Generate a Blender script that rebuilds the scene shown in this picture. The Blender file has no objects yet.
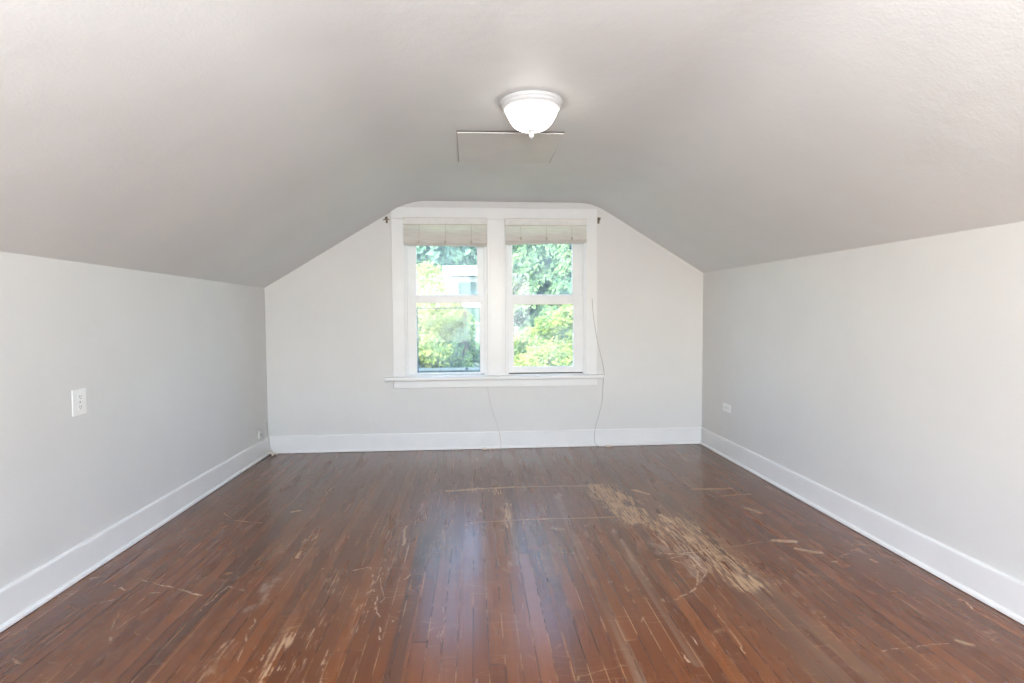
import bpy, bmesh, math, random
from mathutils import Vector, Matrix, noise
random.seed(7)
PI = math.pi
SC = bpy.context.scene
C = SC.collection

# ------------------------------------------------------------------ camera
cam = bpy.data.cameras.new('camera')
cam.sensor_width = 36.0
cam.lens = 19.946
cam.clip_start = 0.05
cam.clip_end = 400
camo = bpy.data.objects.new('camera', cam)
C.objects.link(camo)
Fv = Vector((0.06523418, 0.99673219, -0.04763869))
Rv = Vector((0.99783566, -0.06555349, -0.00516988))
Uv = Vector((0.00827587, 0.04719833, 0.99885125))
M4 = Matrix.Identity(4)
for i in range(3):
    M4[i][0] = Rv[i]; M4[i][1] = Uv[i]; M4[i][2] = -Fv[i]
M4[0][3], M4[1][3], M4[2][3] = 0, 0, 1.3
camo.matrix_world = M4
SC.camera = camo

# ------------------------------------------------------------------ light
SC.view_settings.view_transform = 'Standard'
SC.view_settings.look = 'None'
SC.view_settings.gamma = 1
SC.view_settings.use_curve_mapping = False
SC.view_settings.exposure = 0.34
SC.cycles.sample_clamp_indirect = 4.0

W = bpy.data.worlds.new('sky')
SC.world = W
W.use_nodes = True
nt = W.node_tree
bg = nt.nodes['Background']
sky = nt.nodes.new('ShaderNodeTexSky')
sky.sky_type = 'NISHITA'
sky.sun_disc = False
sky.sun_elevation = math.radians(48)
sky.sun_rotation = math.radians(215)
sky.dust_density = 1.5
nt.links.new(sky.outputs[0], bg.inputs[0])
bg.inputs[1].default_value = 1.3

sun = bpy.data.lights.new('sun', 'SUN')
sun.energy = 5.0
sun.angle = math.radians(1.0)
sun.color = (1.0, 0.95, 0.86)
suno = bpy.data.objects.new('sun', sun)
C.objects.link(suno)
suno.rotation_euler = Vector((0.55, 0.60, -0.95)).to_track_quat('-Z', 'Y').to_euler()

def area(name, loc, rot, sx, sy, energy, color):
    l = bpy.data.lights.new(name, 'AREA')
    l.shape = 'RECTANGLE'; l.size = sx; l.size_y = sy
    l.energy = energy; l.color = color
    o = bpy.data.objects.new(name, l)
    o.location = loc; o.rotation_euler = rot
    C.objects.link(o)
    return o
# daylight that enters by the two windows of the wall behind the camera
area('daylight_rear', (0.1, -1.42, 1.45), (math.radians(90), 0, 0), 2.5, 1.5, 74, (0.93, 0.965, 1.0))
# added unseen fill lamp, bounced off ceiling and rear wall like a flash
area('bounce_fill', (0.05, -0.55, 1.50), (math.radians(180 - 12), 0, 0), 0.35, 0.35, 125, (0.95, 0.985, 1.0))

# ------------------------------------------------------------------ helpers
def link(name, bm, mat, parent=None, smooth=False, kind=None, sharp=None):
    me = bpy.data.meshes.new(name)
    loc = Vector((0, 0, 0))
    if parent is not None:
        p = parent
        while p is not None:
            loc += p.location
            p = p.parent
        bmesh.ops.translate(bm, verts=bm.verts, vec=-loc)
    bm.normal_update()
    bm.to_mesh(me); bm.free()
    if smooth:
        me.polygons.foreach_set('use_smooth', [True] * len(me.polygons))
        if sharp: me.set_sharp_from_angle(angle=math.radians(sharp))
    me.materials.append(mat)
    o = bpy.data.objects.new(name, me)
    C.objects.link(o)
    if parent is not None: o.parent = parent
    if kind: o['kind'] = kind
    return o

def setorigin(o, loc):
    loc = Vector(loc)
    o.data.transform(Matrix.Translation(-loc)); o.location = loc

def empty(name, loc, label=None, cat=None, group=None, kind=None):
    o = bpy.data.objects.new(name, None)
    o.empty_display_size = 0.1
    C.objects.link(o); o.location = loc
    if label: o['label'] = label
    if cat: o['category'] = cat
    if group: o['group'] = group
    if kind: o['kind'] = kind
    return o

def tag(o, label, cat, group=None):
    o['label'] = label; o['category'] = cat
    if group: o['group'] = group
    return o

IDF = lambda p: p
def box(bm, x0, x1, y0, y1, z0, z1, bev=0.0, f=IDF, seg=2):
    """a box, optionally bevelled, mapped through f"""
    t = bmesh.new()
    bmesh.ops.create_cube(t, size=1)
    for v in t.verts:
        v.co = Vector(((x0 + x1) / 2 + v.co.x * (x1 - x0), (y0 + y1) / 2 + v.co.y * (y1 - y0), (z0 + z1) / 2 + v.co.z * (z1 - z0)))
    if bev > 0:
        bmesh.ops.bevel(t, geom=list(t.edges), offset=bev, segments=seg, affect='EDGES', profile=0.5)
    m = {}
    for v in t.verts: m[v] = bm.verts.new(f(v.co.copy()))
    for fa in t.faces:
        try: bm.faces.new([m[v] for v in fa.verts])
        except ValueError: pass
    t.free()
    return bm

def tube(bm, pts, r, n=8, taper=None, caps=True):
    pts = [Vector(p) for p in pts]
    rings = []
    up = Vector((0.13, 0.31, 0.94)).normalized()
    for i, p in enumerate(pts):
        d = (pts[min(i + 1, len(pts) - 1)] - pts[max(i - 1, 0)]).normalized()
        a = d.cross(up)
        if a.length < 1e-3: a = d.cross(Vector((1, 0, 0)))
        a.normalize(); b = d.cross(a).normalized()
        rr = r if taper is None else r + (taper - r) * i / (len(pts) - 1)
        rings.append([bm.verts.new(p + a * math.cos(2 * PI * k / n) * rr + b * math.sin(2 * PI * k / n) * rr) for k in range(n)])
    for i in range(len(rings) - 1):
        for k in range(n):
            bm.faces.new((rings[i][k], rings[i][(k + 1) % n], rings[i + 1][(k + 1) % n], rings[i + 1][k]))
    if caps:
        bm.faces.new(rings[0][::-1]); bm.faces.new(rings[-1])
    return bm

def spline(ctrl, per=8):
    """Catmull-Rom through the control points"""
    c = [Vector(p) for p in ctrl]
    c = [c[0] * 2 - c[1]] + c + [c[-1] * 2 - c[-2]]
    out = []
    for i in range(1, len(c) - 2):
        for k in range(per):
            t = k / per
            out.append(0.5 * ((2 * c[i]) + (-c[i - 1] + c[i + 1]) * t + (2 * c[i - 1] - 5 * c[i] + 4 * c[i + 1] - c[i + 2]) * t * t
                              + (-c[i - 1] + 3 * c[i] - 3 * c[i + 1] + c[i + 2]) * t ** 3))
    out.append(c[-2])
    return out

def lathe(bm, prof, cx, cy, n=48):
    rings = []
    for r, z in prof:
        if r < 1e-5: rings.append([bm.verts.new((cx, cy, z))])
        else: rings.append([bm.verts.new((cx + r * math.cos(2 * PI * k / n), cy + r * math.sin(2 * PI * k / n), z)) for k in range(n)])
    for a, b in zip(rings, rings[1:]):
        for k in range(n):
            if len(a) == 1 and len(b) == 1: continue
            if len(a) == 1: bm.faces.new((a[0], b[k], b[(k + 1) % n]))
            elif len(b) == 1: bm.faces.new((a[k], b[0], a[(k + 1) % n]))
            else: bm.faces.new((a[k], b[k], b[(k + 1) % n], a[(k + 1) % n]))
    bmesh.ops.recalc_face_normals(bm, faces=bm.faces)
    return bm

# ------------------------------------------------------------------ materials
class NT:
    def __init__(s, name):
        s.m = bpy.data.materials.new(name); s.m.use_nodes = True
        s.t = s.m.node_tree; s.b = s.t.nodes['Principled BSDF']; s.o = s.t.nodes['Material Output']
    def n(s, ty, **kw):
        q = s.t.nodes.new(ty)
        for k, v in kw.items(): setattr(q, k, v)
        return q
    def l(s, a, b): s.t.links.new(a, b)
    def inp(s, sock, v):
        if hasattr(v, 'links'): s.l(v, sock)
        else: sock.default_value = v
    def math(s, op, a, b=0.0, clamp=False):
        q = s.n('ShaderNodeMath', operation=op); q.use_clamp = clamp
        s.inp(q.inputs[0], a); s.inp(q.inputs[1], b); return q.outputs[0]
    def mix(s, f, a, b, blend='MIX'):
        q = s.n('ShaderNodeMix', data_type='RGBA', blend_type=blend)
        s.inp(q.inputs[0], f); s.inp(q.inputs[6], a); s.inp(q.inputs[7], b); return q.outputs[2]
    def noise(s, vec, scale, detail=2, rough=0.5):
        q = s.n('ShaderNodeTexNoise'); s.l(vec, q.inputs['Vector'])
        q.inputs['Scale'].default_value = scale; q.inputs['Detail'].default_value = detail; q.inputs['Roughness'].default_value = rough
        return q
    def ramp(s, v, a, b):
        q = s.n('ShaderNodeMapRange', interpolation_type='SMOOTHSTEP')
        s.inp(q.inputs[0], v); q.inputs[1].default_value = a; q.inputs[2].default_value = b; return q.outputs[0]
    def scale(s, vec, sc):
        q = s.n('ShaderNodeVectorMath', operation='MULTIPLY'); s.l(vec, q.inputs[0]); q.inputs[1].default_value = sc; return q.outputs[0]

def simple(name, col, rough=0.5, var=0.03, nscale=6.0, bump=0.0, bscale=120, metal=0.0, spec=0.5, coat=0.0):
    k = NT(name)
    tc = k.n('ShaderNodeTexCoord').outputs['Object']
    nz = k.noise(tc, nscale, 3)
    c1 = tuple(c * (1 - var) for c in col) + (1,); c2 = tuple(min(1, c * (1 + var)) for c in col) + (1,)
    k.l(k.mix(k.ramp(nz.outputs[0], 0.3, 0.7), c1, c2), k.b.inputs['Base Color'])
    k.b.inputs['Roughness'].default_value = rough
    k.b.inputs['Metallic'].default_value = metal
    k.b.inputs['Specular IOR Level'].default_value = spec
    k.b.inputs['Coat Weight'].default_value = coat
    if bump:
        bz = k.noise(tc, bscale, 3)
        bp = k.n('ShaderNodeBump'); bp.inputs['Strength'].default_value = bump; bp.inputs['Distance'].default_value = 0.002
        k.l(bz.outputs[0], bp.inputs['Height']); k.l(bp.outputs[0], k.b.inputs['Normal'])
    return k.m

def plaster(name, col):
    """painted plaster: faint roller mottling, shallow undulation, a few scuffs"""
    k = NT(name)
    tc = k.n('ShaderNodeTexCoord').outputs['Object']
    big = k.noise(tc, 1.3, 4, 0.6)
    c = k.mix(k.ramp(big.outputs[0], 0.3, 0.7), tuple(x * 0.975 for x in col) + (1,), tuple(min(1, x * 1.015) for x in col) + (1,))
    sp = k.noise(k.scale(tc, (3.0, 1.0, 4.0)), 5.0, 5, 0.7)
    c = k.mix(k.math('MULTIPLY', k.ramp(sp.outputs[0], 0.70, 0.80), 0.18), c, (0.55, 0.53, 0.5, 1))
    k.l(c, k.b.inputs['Base Color'])
    k.b.inputs['Roughness'].default_value = 0.5
    k.b.inputs['Specular IOR Level'].default_value = 0.35
    fine = k.noise(tc, 90, 3); mid = k.noise(tc, 4.5, 3)
    h = k.math('ADD', k.math('MULTIPLY', fine.outputs[0], 0.0012), k.math('MULTIPLY', mid.outputs[0], 0.008))
    bp = k.n('ShaderNodeBump'); bp.inputs['Strength'].default_value = 0.6; bp.inputs['Distance'].default_value = 1.0
    k.l(h, bp.inputs['Height']); k.l(bp.outputs[0], k.b.inputs['Normal'])
    return k.m

M = {}
M['wall'] = plaster('wall_paint', (0.705, 0.697, 0.683))
M['ceiling'] = plaster('ceiling_paint', (0.755, 0.755, 0.745))
M['panel'] = simple('panel_paint', (0.74, 0.72, 0.70), 0.5, 0.02, 5)
M['panelshade'] = simple('panel_edge_shade', (0.42, 0.39, 0.36), 0.8, 0.1)  # grey for the painted shade line around the access panel
M['trim'] = simple('white_trim_paint', (0.81, 0.81, 0.805), 0.32, 0.015, 5, 0.08, 60)
M['sash'] = simple('white_sash_paint', (0.81, 0.81, 0.81), 0.35, 0.02, 8, 0.08, 60)
M['plastic'] = simple('white_plastic', (0.85, 0.85, 0.84), 0.3, 0.01)
M['slot'] = simple('dark_slot', (0.05, 0.05, 0.05), 0.5, 0.1)
M['darkmetal'] = simple('dark_bronze_aluminium', (0.07, 0.09, 0.10), 0.4, 0.15, 20, metal=0.3)
M['palemetal'] = simple('weathered_aluminium', (0.42, 0.50, 0.50), 0.4, 0.1, 20, metal=0.3)
M['darkstrip'] = simple('sash_gap_shade', (0.13, 0.12, 0.11), 0.8, 0.1)  # dark tone for the painted shade under the lower sashes
M['bracket'] = simple('brass_bracket_metal', (0.16, 0.13, 0.09), 0.35, 0.2, 60, metal=0.8)
M['cord'] = simple('grey_cord', (0.45, 0.42, 0.38), 0.6, 0.1)
M['blindcord'] = simple('tan_blind_cord', (0.60, 0.55, 0.46), 0.7, 0.1)
M['palecord'] = simple('pale_cord', (0.60, 0.53, 0.49), 0.6, 0.1)
M['coax'] = simple('white_cable_sheath', (0.72, 0.72, 0.68), 0.4, 0.04)
M['drywood'] = simple('raw_wood_chip', (0.68, 0.62, 0.54), 0.7, 0.1)
M['pan'] = simple('white_enamel', (0.60, 0.60, 0.60), 0.25, 0.01)

# blinds: woven off-white fabric that lets some daylight through
def fabric():
    k = NT('woven_blind_fabric')
    tc = k.n('ShaderNodeTexCoord').outputs['Object']
    wv = k.n('ShaderNodeTexWave', wave_type='BANDS', bands_direction='Z')
    k.l(tc, wv.inputs['Vector']); wv.inputs['Scale'].default_value = 60; wv.inputs['Distortion'].default_value = 1.5
    slub = k.noise(k.scale(tc, (4, 4, 90)), 2.0, 3)
    c = k.mix(wv.outputs[0], (0.80, 0.77, 0.72, 1), (0.87, 0.85, 0.81, 1))
    c = k.mix(k.ramp(slub.outputs[0], 0.45, 0.75), c, (0.72, 0.67, 0.60, 1))
    k.l(c, k.b.inputs['Base Color']); k.b.inputs['Roughness'].default_value = 0.85
    tr = k.n('ShaderNodeBsdfTranslucent'); k.l(c, tr.inputs[0])
    mx = k.n('ShaderNodeMixShader'); mx.inputs[0].default_value = 0.28
    k.l(k.b.outputs[0], mx.inputs[1]); k.l(tr.outputs[0], mx.inputs[2]); k.l(mx.outputs[0], k.o.inputs[0])
    return k.m
M['fabric'] = fabric()
M['valance'] = simple('blind_headrail_fabric', (0.78, 0.77, 0.74), 0.7, 0.04, 20)

def glass():
    k = NT('window_glass')
    tb = k.n('ShaderNodeBsdfTransparent'); tb.inputs[0].default_value = (0.95, 0.97, 0.96, 1)
    gl = k.n('ShaderNodeBsdfGlossy'); gl.inputs['Roughness'].default_value = 0.02
    tc = k.n('ShaderNodeTexCoord').outputs['Object']
    bz = k.noise(tc, 5, 2); bp = k.n('ShaderNodeBump'); bp.inputs['Strength'].default_value = 0.05; bp.inputs['Distance'].default_value = 0.01
    k.l(bz.outputs[0], bp.inputs['Height']); k.l(bp.outputs[0], gl.inputs['Normal'])
    df = k.n('ShaderNodeBsdfTranslucent'); df.inputs[0].default_value = (0.9, 0.95, 0.95, 1)
    veil = k.noise(tc, 3.0, 4, 0.7)  # uneven pale haze on the panes, put in for washed-out window glare
    mx = k.n('ShaderNodeMixShader'); mx.inputs[0].default_value = 0.015
    k.l(tb.outputs[0], mx.inputs[1]); k.l(gl.outputs[0], mx.inputs[2])
    m2 = k.n('ShaderNodeMixShader'); k.l(k.math('MULTIPLY', k.ramp(veil.outputs[0], 0.1, 0.9), 0.17), m2.inputs[0])
    k.l(mx.outputs[0], m2.inputs[1]); k.l(df.outputs[0], m2.inputs[2]); k.l(m2.outputs[0], k.o.inputs[0])
    k.t.nodes.remove(k.b)
    return k.m
M['glass'] = glass()

def lampglass():
    k = NT('frosted_lamp_glass')
    k.b.inputs['Base Color'].default_value = (0.9, 0.9, 0.88, 1)
    k.b.inputs['Roughness'].default_value = 0.3
    tc = k.n('ShaderNodeTexCoord').outputs['Object']
    al = k.noise(tc, 9, 3, 0.6)
    k.l(k.mix(k.ramp(al.outputs[0], 0.3, 0.7), (1.0, 0.95, 0.86, 1), (1.0, 0.98, 0.93, 1)), k.b.inputs['Emission Color'])
    k.b.inputs['Emission Strength'].default_value = 4.5
    return k.m
M['lampglass'] = lampglass()

# ---- floor: narrow strip boards, stain, wear, scratches where the photograph has them
def seg_group():
    g = bpy.data.node_groups.new('segment_mask', 'ShaderNodeTree')
    I = g.interface
    for nme in ('P', 'A', 'B'): I.new_socket(nme, in_out='INPUT', socket_type='NodeSocketVector')
    for nme in ('Inner', 'Outer'): I.new_socket(nme, in_out='INPUT', socket_type='NodeSocketFloat')
    I.new_socket('Mask', in_out='OUTPUT', socket_type='NodeSocketFloat')
    i = g.nodes.new('NodeGroupInput'); o = g.nodes.new('NodeGroupOutput')
    def vm(op, a, b):
        q = g.nodes.new('ShaderNodeVectorMath'); q.operation = op
        g.links.new(a, q.inputs[0])
        if b is not None: g.links.new(b, q.inputs[3 if op == 'SCALE' else 1])
        return q
    pa = vm('SUBTRACT', i.outputs[0], i.outputs[1]).outputs[0]
    ba = vm('SUBTRACT', i.outputs[2], i.outputs[1]).outputs[0]
    d1 = vm('DOT_PRODUCT', pa, ba).outputs['Value']; d2 = vm('DOT_PRODUCT', ba, ba).outputs['Value']
    h = g.nodes.new('ShaderNodeMath'); h.operation = 'DIVIDE'; h.use_clamp = True
    g.links.new(d1, h.inputs[0]); g.links.new(d2, h.inputs[1])
    bh = vm('SCALE', ba, h.outputs[0]).outputs[0]
    df = vm('SUBTRACT', pa, bh).outputs[0]
    ln = vm('LENGTH', df, None).outputs['Value']
    mr = g.nodes.new('ShaderNodeMapRange'); mr.interpolation_type = 'SMOOTHSTEP'
    g.links.new(ln, mr.inputs[0]); g.links.new(i.outputs[3], mr.inputs[1]); g.links.new(i.outputs[4], mr.inputs[2])
    mr.inputs[3].default_value = 1; mr.inputs[4].default_value = 0
    g.links.new(mr.outputs[0], o.inputs[0])
    return g

SCR = [  # polyline, half width, strength
 ([(-1.643, 2.845), (-1.472, 2.77), (-1.28, 2.668)], .006, .9), ([(-1.558, 2.708), (-1.427, 2.717)], .004, .5),
 ([(-1.183, 2.852), (-1.204, 2.7), (-1.22, 2.529)], .004, .7), ([(-1.197, 2.759), (-1.1, 2.702)], .006, .6),
 ([(-1.58, 2.565), (-1.517, 2.4), (-1.415, 2.239)], .004, .6), ([(-1.5, 2.384), (-1.425, 2.386), (-1.314, 2.313)], .004, .5),
 ([(-1.663, 3.806), (-1.549, 3.669), (-1.35, 3.601)], .008, .6), ([(-1.219, 3.789), (-1.173, 3.811)], .014, .8),
 ([(-1.92, 2.887), (-1.851, 2.914)], .004, .5), ([(-1.744, 2.801), (-1.666, 2.755)], .005, .6),
 ([(-1.638, 2.185), (-1.581, 2.175)], .004, .6), ([(-1.769, 2.226), (-1.712, 2.185)], .006, .4),
 ([(-0.215, 4.156), (0.006, 4.186), (0.285, 4.212)], .020, .75), ([(0.285, 4.212), (0.931, 4.196)], .016, .45),
 ([(-0.021, 3.502), (0.404, 3.53), (0.88, 3.528)], .013, .55),
 ([(-0.546, 2.915), (-0.461, 2.569), (-0.386, 2.25)], .0045, .7), ([(-0.494, 2.911), (-0.491, 2.665), (-0.514, 2.519)], .004, .6),
 ([(-0.479, 2.787), (-0.427, 2.585), (-0.451, 2.463)], .004, .5), ([(-0.631, 2.887), (-0.561, 2.917)], .006, .6),
 ([(-0.434, 3.477), (-0.416, 3.186)], .009, .7), ([(0.945, 2.884), (1.089, 2.922)], .006, .8), ([(0.86, 2.451), (0.927, 2.482)], .005, .7),
 ([(1.098, 2.947), (1.568, 3.059), (1.791, 3.07)], .006, .6), ([(1.6, 4.05), (1.897, 4.042)], .018, .6), ([(1.712, 3.882), (1.967, 3.907)], .016, .5),
 ([(1.805, 3.623), (1.843, 3.524)], .020, .8), ([(1.768, 2.961), (1.862, 2.901)], .018, .7),
 ([(0.93, 2.491), (1.028, 2.56), (1.142, 2.706)], .006, .6), ([(0.86, 2.179), (0.86, 2.116)], .005, .8), ([(0.777, 2.076), (0.786, 2.006)], .005, .8),
 ([(2.177, 2.378), (2.19, 2.35), (2.166, 2.283)], .006, .7), ([(2.07, 2.797), (2.079, 2.772)], .014, .6), ([(1.544, 2.026), (1.816, 2.059), (2.011, 2.058)], .003, .4),
 ([(1.092, 2.789), (1.11, 2.742), (1.057, 2.597)], .008, .7), ([(1.164, 4.066), (1.238, 3.967)], .024, .85),
 ([(1.185, 3.54), (1.213, 3.414)], .022, .8), ([(1.700, 3.08), (1.80, 3.055)], .026, .85), ([(1.896, 2.073), (1.937, 2.036)], .014, .8),
 ([(0.465, 3.373), (0.517, 3.353)], .024, .55), ([(-0.357, 2.757), (-0.326, 2.83)], .005, .6), ([(1.85, 2.79), (1.875, 2.785)], .01, .6),
]
TAN = [  # zones rubbed through along the boards: A, B, radius, strength
 ((-0.777, 2.294), (-0.774, 1.95), .045, .85), ((-0.96, 3.391), (-0.976, 3.083), .035, .75), ((-0.976, 2.28), (-0.991, 1.95), .05, .6),
 ((-0.564, 2.2), (-0.55, 1.9), .045, .7), ((0.211, 3.833), (0.18, 3.396), .045, .8), ((0.907, 4.15), (1.0, 3.45), .13, 1.0),
 ((1.014, 4.127), (1.1, 3.3), .10, .85), ((1.25, 3.409), (1.30, 2.60), .17, .85), ((1.10, 3.2), (1.20, 2.75), .10, .75),
 ((-0.46, 2.993), (-0.509, 2.253), .04, .55), ((-0.7, 2.9), (-0.65, 1.95), .07, .45), ((-0.1, 3.9), (-0.1, 2.6), .05, .3),
 ((0.55, 3.6), (0.65, 2.6), .10, .3), ((-0.05, 4.2), (0.15, 4.1), .09, .7), ((0.02, 4.0), (0.02, 3.4), .06, .4),
 ((0.88, 2.4), (0.95, 1.9), .12, .35),
]
WHI = [((-1.004, 2.828), (-0.983, 2.572), .035, .8), ((0.585, 3.998), (0.60, 3.841), .025, .8), ((1.176, 2.866), (1.078, 2.7), .05, .8), ((1.0, 3.05), (1.15, 2.9), .05, .6)]
GRL = [((0.575, 4.0), (0.575, 1.8), .024, .45), ((0.817, 3.3), (0.817, 2.0), .024, .4), ((0.213, 3.9), (0.213, 2.9), .028, .3)]
GRY = [((1.32, 2.75), (1.33, 1.8), .12, .6), ((-0.3, 4.5), (1.0, 4.3), .5, .18),
       ((0.1, 3.9), (0.9, 3.7), .35, .28), ((-0.5, 4.2), (-0.3, 3.4), .35, .2), ((1.3, 4.2), (1.35, 3.0), .18, .35)]
SCR += [([(1.00, 2.98), (1.13, 2.93)], .005, .8), ([(1.03, 2.88), (1.10, 2.80), (1.20, 2.83)], .005, .7), ([(1.22, 3.25), (1.27, 2.95)], .006, .8), ([(1.15, 3.35), (1.18, 3.1)], .006, .8),
 ([(1.30, 3.1), (1.34, 2.8)], .005, .7), ([(-1.45, 2.62), (-1.50, 2.40), (-1.42, 2.22)], .0035, .5), ([(-1.75, 2.62), (-1.60, 2.70)], .003, .45), ([(-0.95, 2.45), (-0.90, 2.10)], .004, .6),
 ([(0.20, 3.85), (0.215, 3.40)], .010, .6), ([(1.05, 2.40), (1.02, 2.05)], .004, .6), ([(-0.15, 2.5), (-0.14, 2.2)], .003, .5)]
DRK = [((-1.212, 4.6), (-1.212, 1.8), .032, .75), ((-0.305, 3.3), (-0.305, 1.8), .034, .7), ((0.382, 2.7), (0.382, 1.8), .03, .5),
       ((0.56, 2.6), (0.56, 1.8), .03, .4), ((-1.9, 5.2), (-1.7, 5.1), .08, .6)]

def floor_mat():
    k = NT('worn_strip_floor')
    pos = k.n('ShaderNodeNewGeometry').outputs['Position']
    sx = k.n('ShaderNodeSeparateXYZ'); k.l(pos, sx.inputs[0]); X, Y = sx.outputs[0], sx.outputs[1]
    BW = 0.0605
    u = k.math('DIVIDE', k.math('ADD', X, 10.0), BW)
    iu = k.math('FLOOR', u)
    fu = k.math('FRACT', u)
    r1 = k.n('ShaderNodeTexWhiteNoise', noise_dimensions='1D'); k.l(iu, r1.inputs['W'])
    v = k.math('ADD', k.math('DIVIDE', Y, 1.9), k.math('MULTIPLY', r1.outputs[0], 7.0))
    iv = k.math('FLOOR', v); fv = k.math('FRACT', v)
    cb = k.n('ShaderNodeCombineXYZ'); k.l(iu, cb.inputs[0]); k.l(iv, cb.inputs[1])
    r2 = k.n('ShaderNodeTexWhiteNoise', noise_dimensions='2D'); k.l(cb.outputs[0], r2.inputs['Vector'])
    rs = k.n('ShaderNodeSeparateColor'); k.l(r2.outputs['Color'], rs.inputs[0])
    # grain, offset per board
    off = k.n('ShaderNodeCombineXYZ'); k.l(k.math('MULTIPLY', rs.outputs[0], 13), off.inputs[0]); k.l(k.math('MULTIPLY', rs.outputs[1], 31), off.inputs[1])
    gp = k.n('ShaderNodeVectorMath', operation='ADD'); k.l(k.scale(pos, (1.0, 0.02, 1)), gp.inputs[0]); k.l(off.outputs[0], gp.inputs[1])
    gr = k.noise(gp.outputs[0], 150, 4, 0.65)
    gr2 = k.noise(gp.outputs[0], 38, 3, 0.6)
    # stain colour
    big = k.noise(k.scale(pos, (1.0, 0.55, 1)), 1.5, 4, 0.6)
    c = k.mix(rs.outputs[0], (0.104, 0.029, 0.0085, 1), (0.182, 0.057, 0.016, 1))
    c = k.mix(k.math('MULTIPLY', k.ramp(rs.outputs[1], 0.78, 0.95), 0.3), c, (0.07, 0.023, 0.011, 1))
    c = k.mix(k.math('MULTIPLY', k.ramp(big.outputs[0], 0.42, 0.68), 0.5), c, (0.105, 0.040, 0.018, 1))
    c = k.mix(k.math('MULTIPLY', k.ramp(gr.outputs[0], 0.42, 0.66), 0.15), c, (0.06, 0.018, 0.009, 1))
    c = k.mix(k.math('MULTIPLY', k.ramp(gr2.outputs[0], 0.45, 0.75), 0.18), c, (0.25, 0.09, 0.03, 1))
    # greyer towards the window end: reflection of the walls put into the colour
    far = k.ramp(Y, 3.2, 4.3)
    c = k.mix(k.math('MULTIPLY', far, 0.35), c, (0.10, 0.048, 0.027, 1))
    # distorted position for all wear
    nz = k.noise(pos, 9, 3, 0.6); nc = k.n('ShaderNodeVectorMath', operation='SUBTRACT'); k.l(nz.outputs['Color'], nc.inputs[0]); nc.inputs[1].default_value = (.5, .5, .5)
    ns = k.n('ShaderNodeVectorMath', operation='SCALE'); k.l(nc.outputs[0], ns.inputs[0]); ns.inputs['Scale'].default_value = 0.045
    pd = k.n('ShaderNodeVectorMath', operation='ADD'); k.l(pos, pd.inputs[0]); k.l(ns.outputs[0], pd.inputs[1])
    P = pd.outputs[0]
    ns2 = k.n('ShaderNodeVectorMath', operation='SCALE'); k.l(nc.outputs[0], ns2.inputs[0]); ns2.inputs['Scale'].default_value = 0.20
    pd2 = k.n('ShaderNodeVectorMath', operation='ADD'); k.l(pos, pd2.inputs[0]); k.l(ns2.outputs[0], pd2.inputs[1])
    P2 = pd2.outputs[0]
    G = seg_group()
    def seg(Pv, a, b, i, o, st):
        q = k.n('ShaderNodeGroup'); q.node_tree = G
        k.l(Pv, q.inputs[0]); q.inputs[1].default_value = (a[0], a[1], 0); q.inputs[2].default_value = (b[0], b[1], 0)
        q.inputs[3].default_value = i; q.inputs[4].default_value = o
        m = k.math('MULTIPLY', q.outputs[0], st)
        # hand the position on through the previous mask, so the masks are worked out one after another
        nx = k.n('ShaderNodeVectorMath', operation='ADD'); k.l(Pv, nx.inputs[0]); k.l(k.math('MULTIPLY', m, 1e-7), nx.inputs[1])
        return m, nx.outputs[0]
    def zones(Z, soft=True, Pv=P2):
        acc = None
        for a, b, r, st in Z:
            m, Pv = seg(Pv, a, b, r * (0.15 if soft else 0.8), r * (1.5 if soft else 1.1), st)
            acc = m if acc is None else k.math('MAXIMUM', acc, m)
        return acc
    streak = k.noise(k.scale(pos, (1.0, 0.07, 1)), 85, 4, 0.7)
    streak2 = k.noise(k.scale(pos, (1.0, 0.22, 1)), 22, 5, 0.75)
    soft3 = k.noise(k.scale(pos, (1.0, 0.06, 1)), 16, 2, 0.5)
    # dark boards, snapped straight
    dk = zones(DRK, False, pos)
    c = k.mix(k.math('MULTIPLY', dk, 0.8), c, (0.050, 0.022, 0.014, 1))
    gm = k.math('MULTIPLY', zones(GRY), k.ramp(soft3.outputs[0], 0.30, 0.62))
    c = k.mix(gm, c, (0.150, 0.095, 0.062, 1))
    gl = k.math('MULTIPLY', zones(GRL, False, pos), k.ramp(soft3.outputs[0], 0.30, 0.62))
    c = k.mix(gl, c, (0.25, 0.165, 0.115, 1))
    # general small abrasion everywhere
    ab = k.math('MULTIPLY', k.ramp(streak.outputs[0], 0.62, 0.74), k.ramp(streak2.outputs[0], 0.52, 0.72))
    c = k.mix(k.math('MULTIPLY', ab, 0.35), c, (0.34, 0.18, 0.09, 1))
    tz = zones(TAN)
    tm = k.math('MULTIPLY', k.ramp(k.math('ADD', streak.outputs[0], k.math('MULTIPLY', k.math('SUBTRACT', tz, 0.5), 0.24)), 0.54, 0.64), k.ramp(k.math('ADD', tz, k.math('MULTIPLY', k.math('SUBTRACT', streak2.outputs[0], .5), .9)), 0.15, 0.7), True)
    c = k.mix(k.math('MULTIPLY', tm, 0.85), c, (0.50, 0.33, 0.20, 1))
    wm = k.math('MULTIPLY', zones(WHI), k.ramp(streak2.outputs[0], 0.38, 0.6))
    c = k.mix(k.math('MULTIPLY', wm, 0.38), c, (0.60, 0.48, 0.40, 1))
    # bright gaps and lines where finish has worn off the board edges; dark elsewhere
    eg = k.math('MINIMUM', fu, k.math('SUBTRACT', 1.0, fu))
    gap = k.math('SUBTRACT', 1.0, k.ramp(eg, 0.012, 0.045))
    endg = k.math('SUBTRACT', 1.0, k.ramp(k.math('MINIMUM', fv, k.math('SUBTRACT', 1.0, fv)), 0.0004, 0.0014))
    gap = k.math('MAXIMUM', gap, endg)
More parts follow.
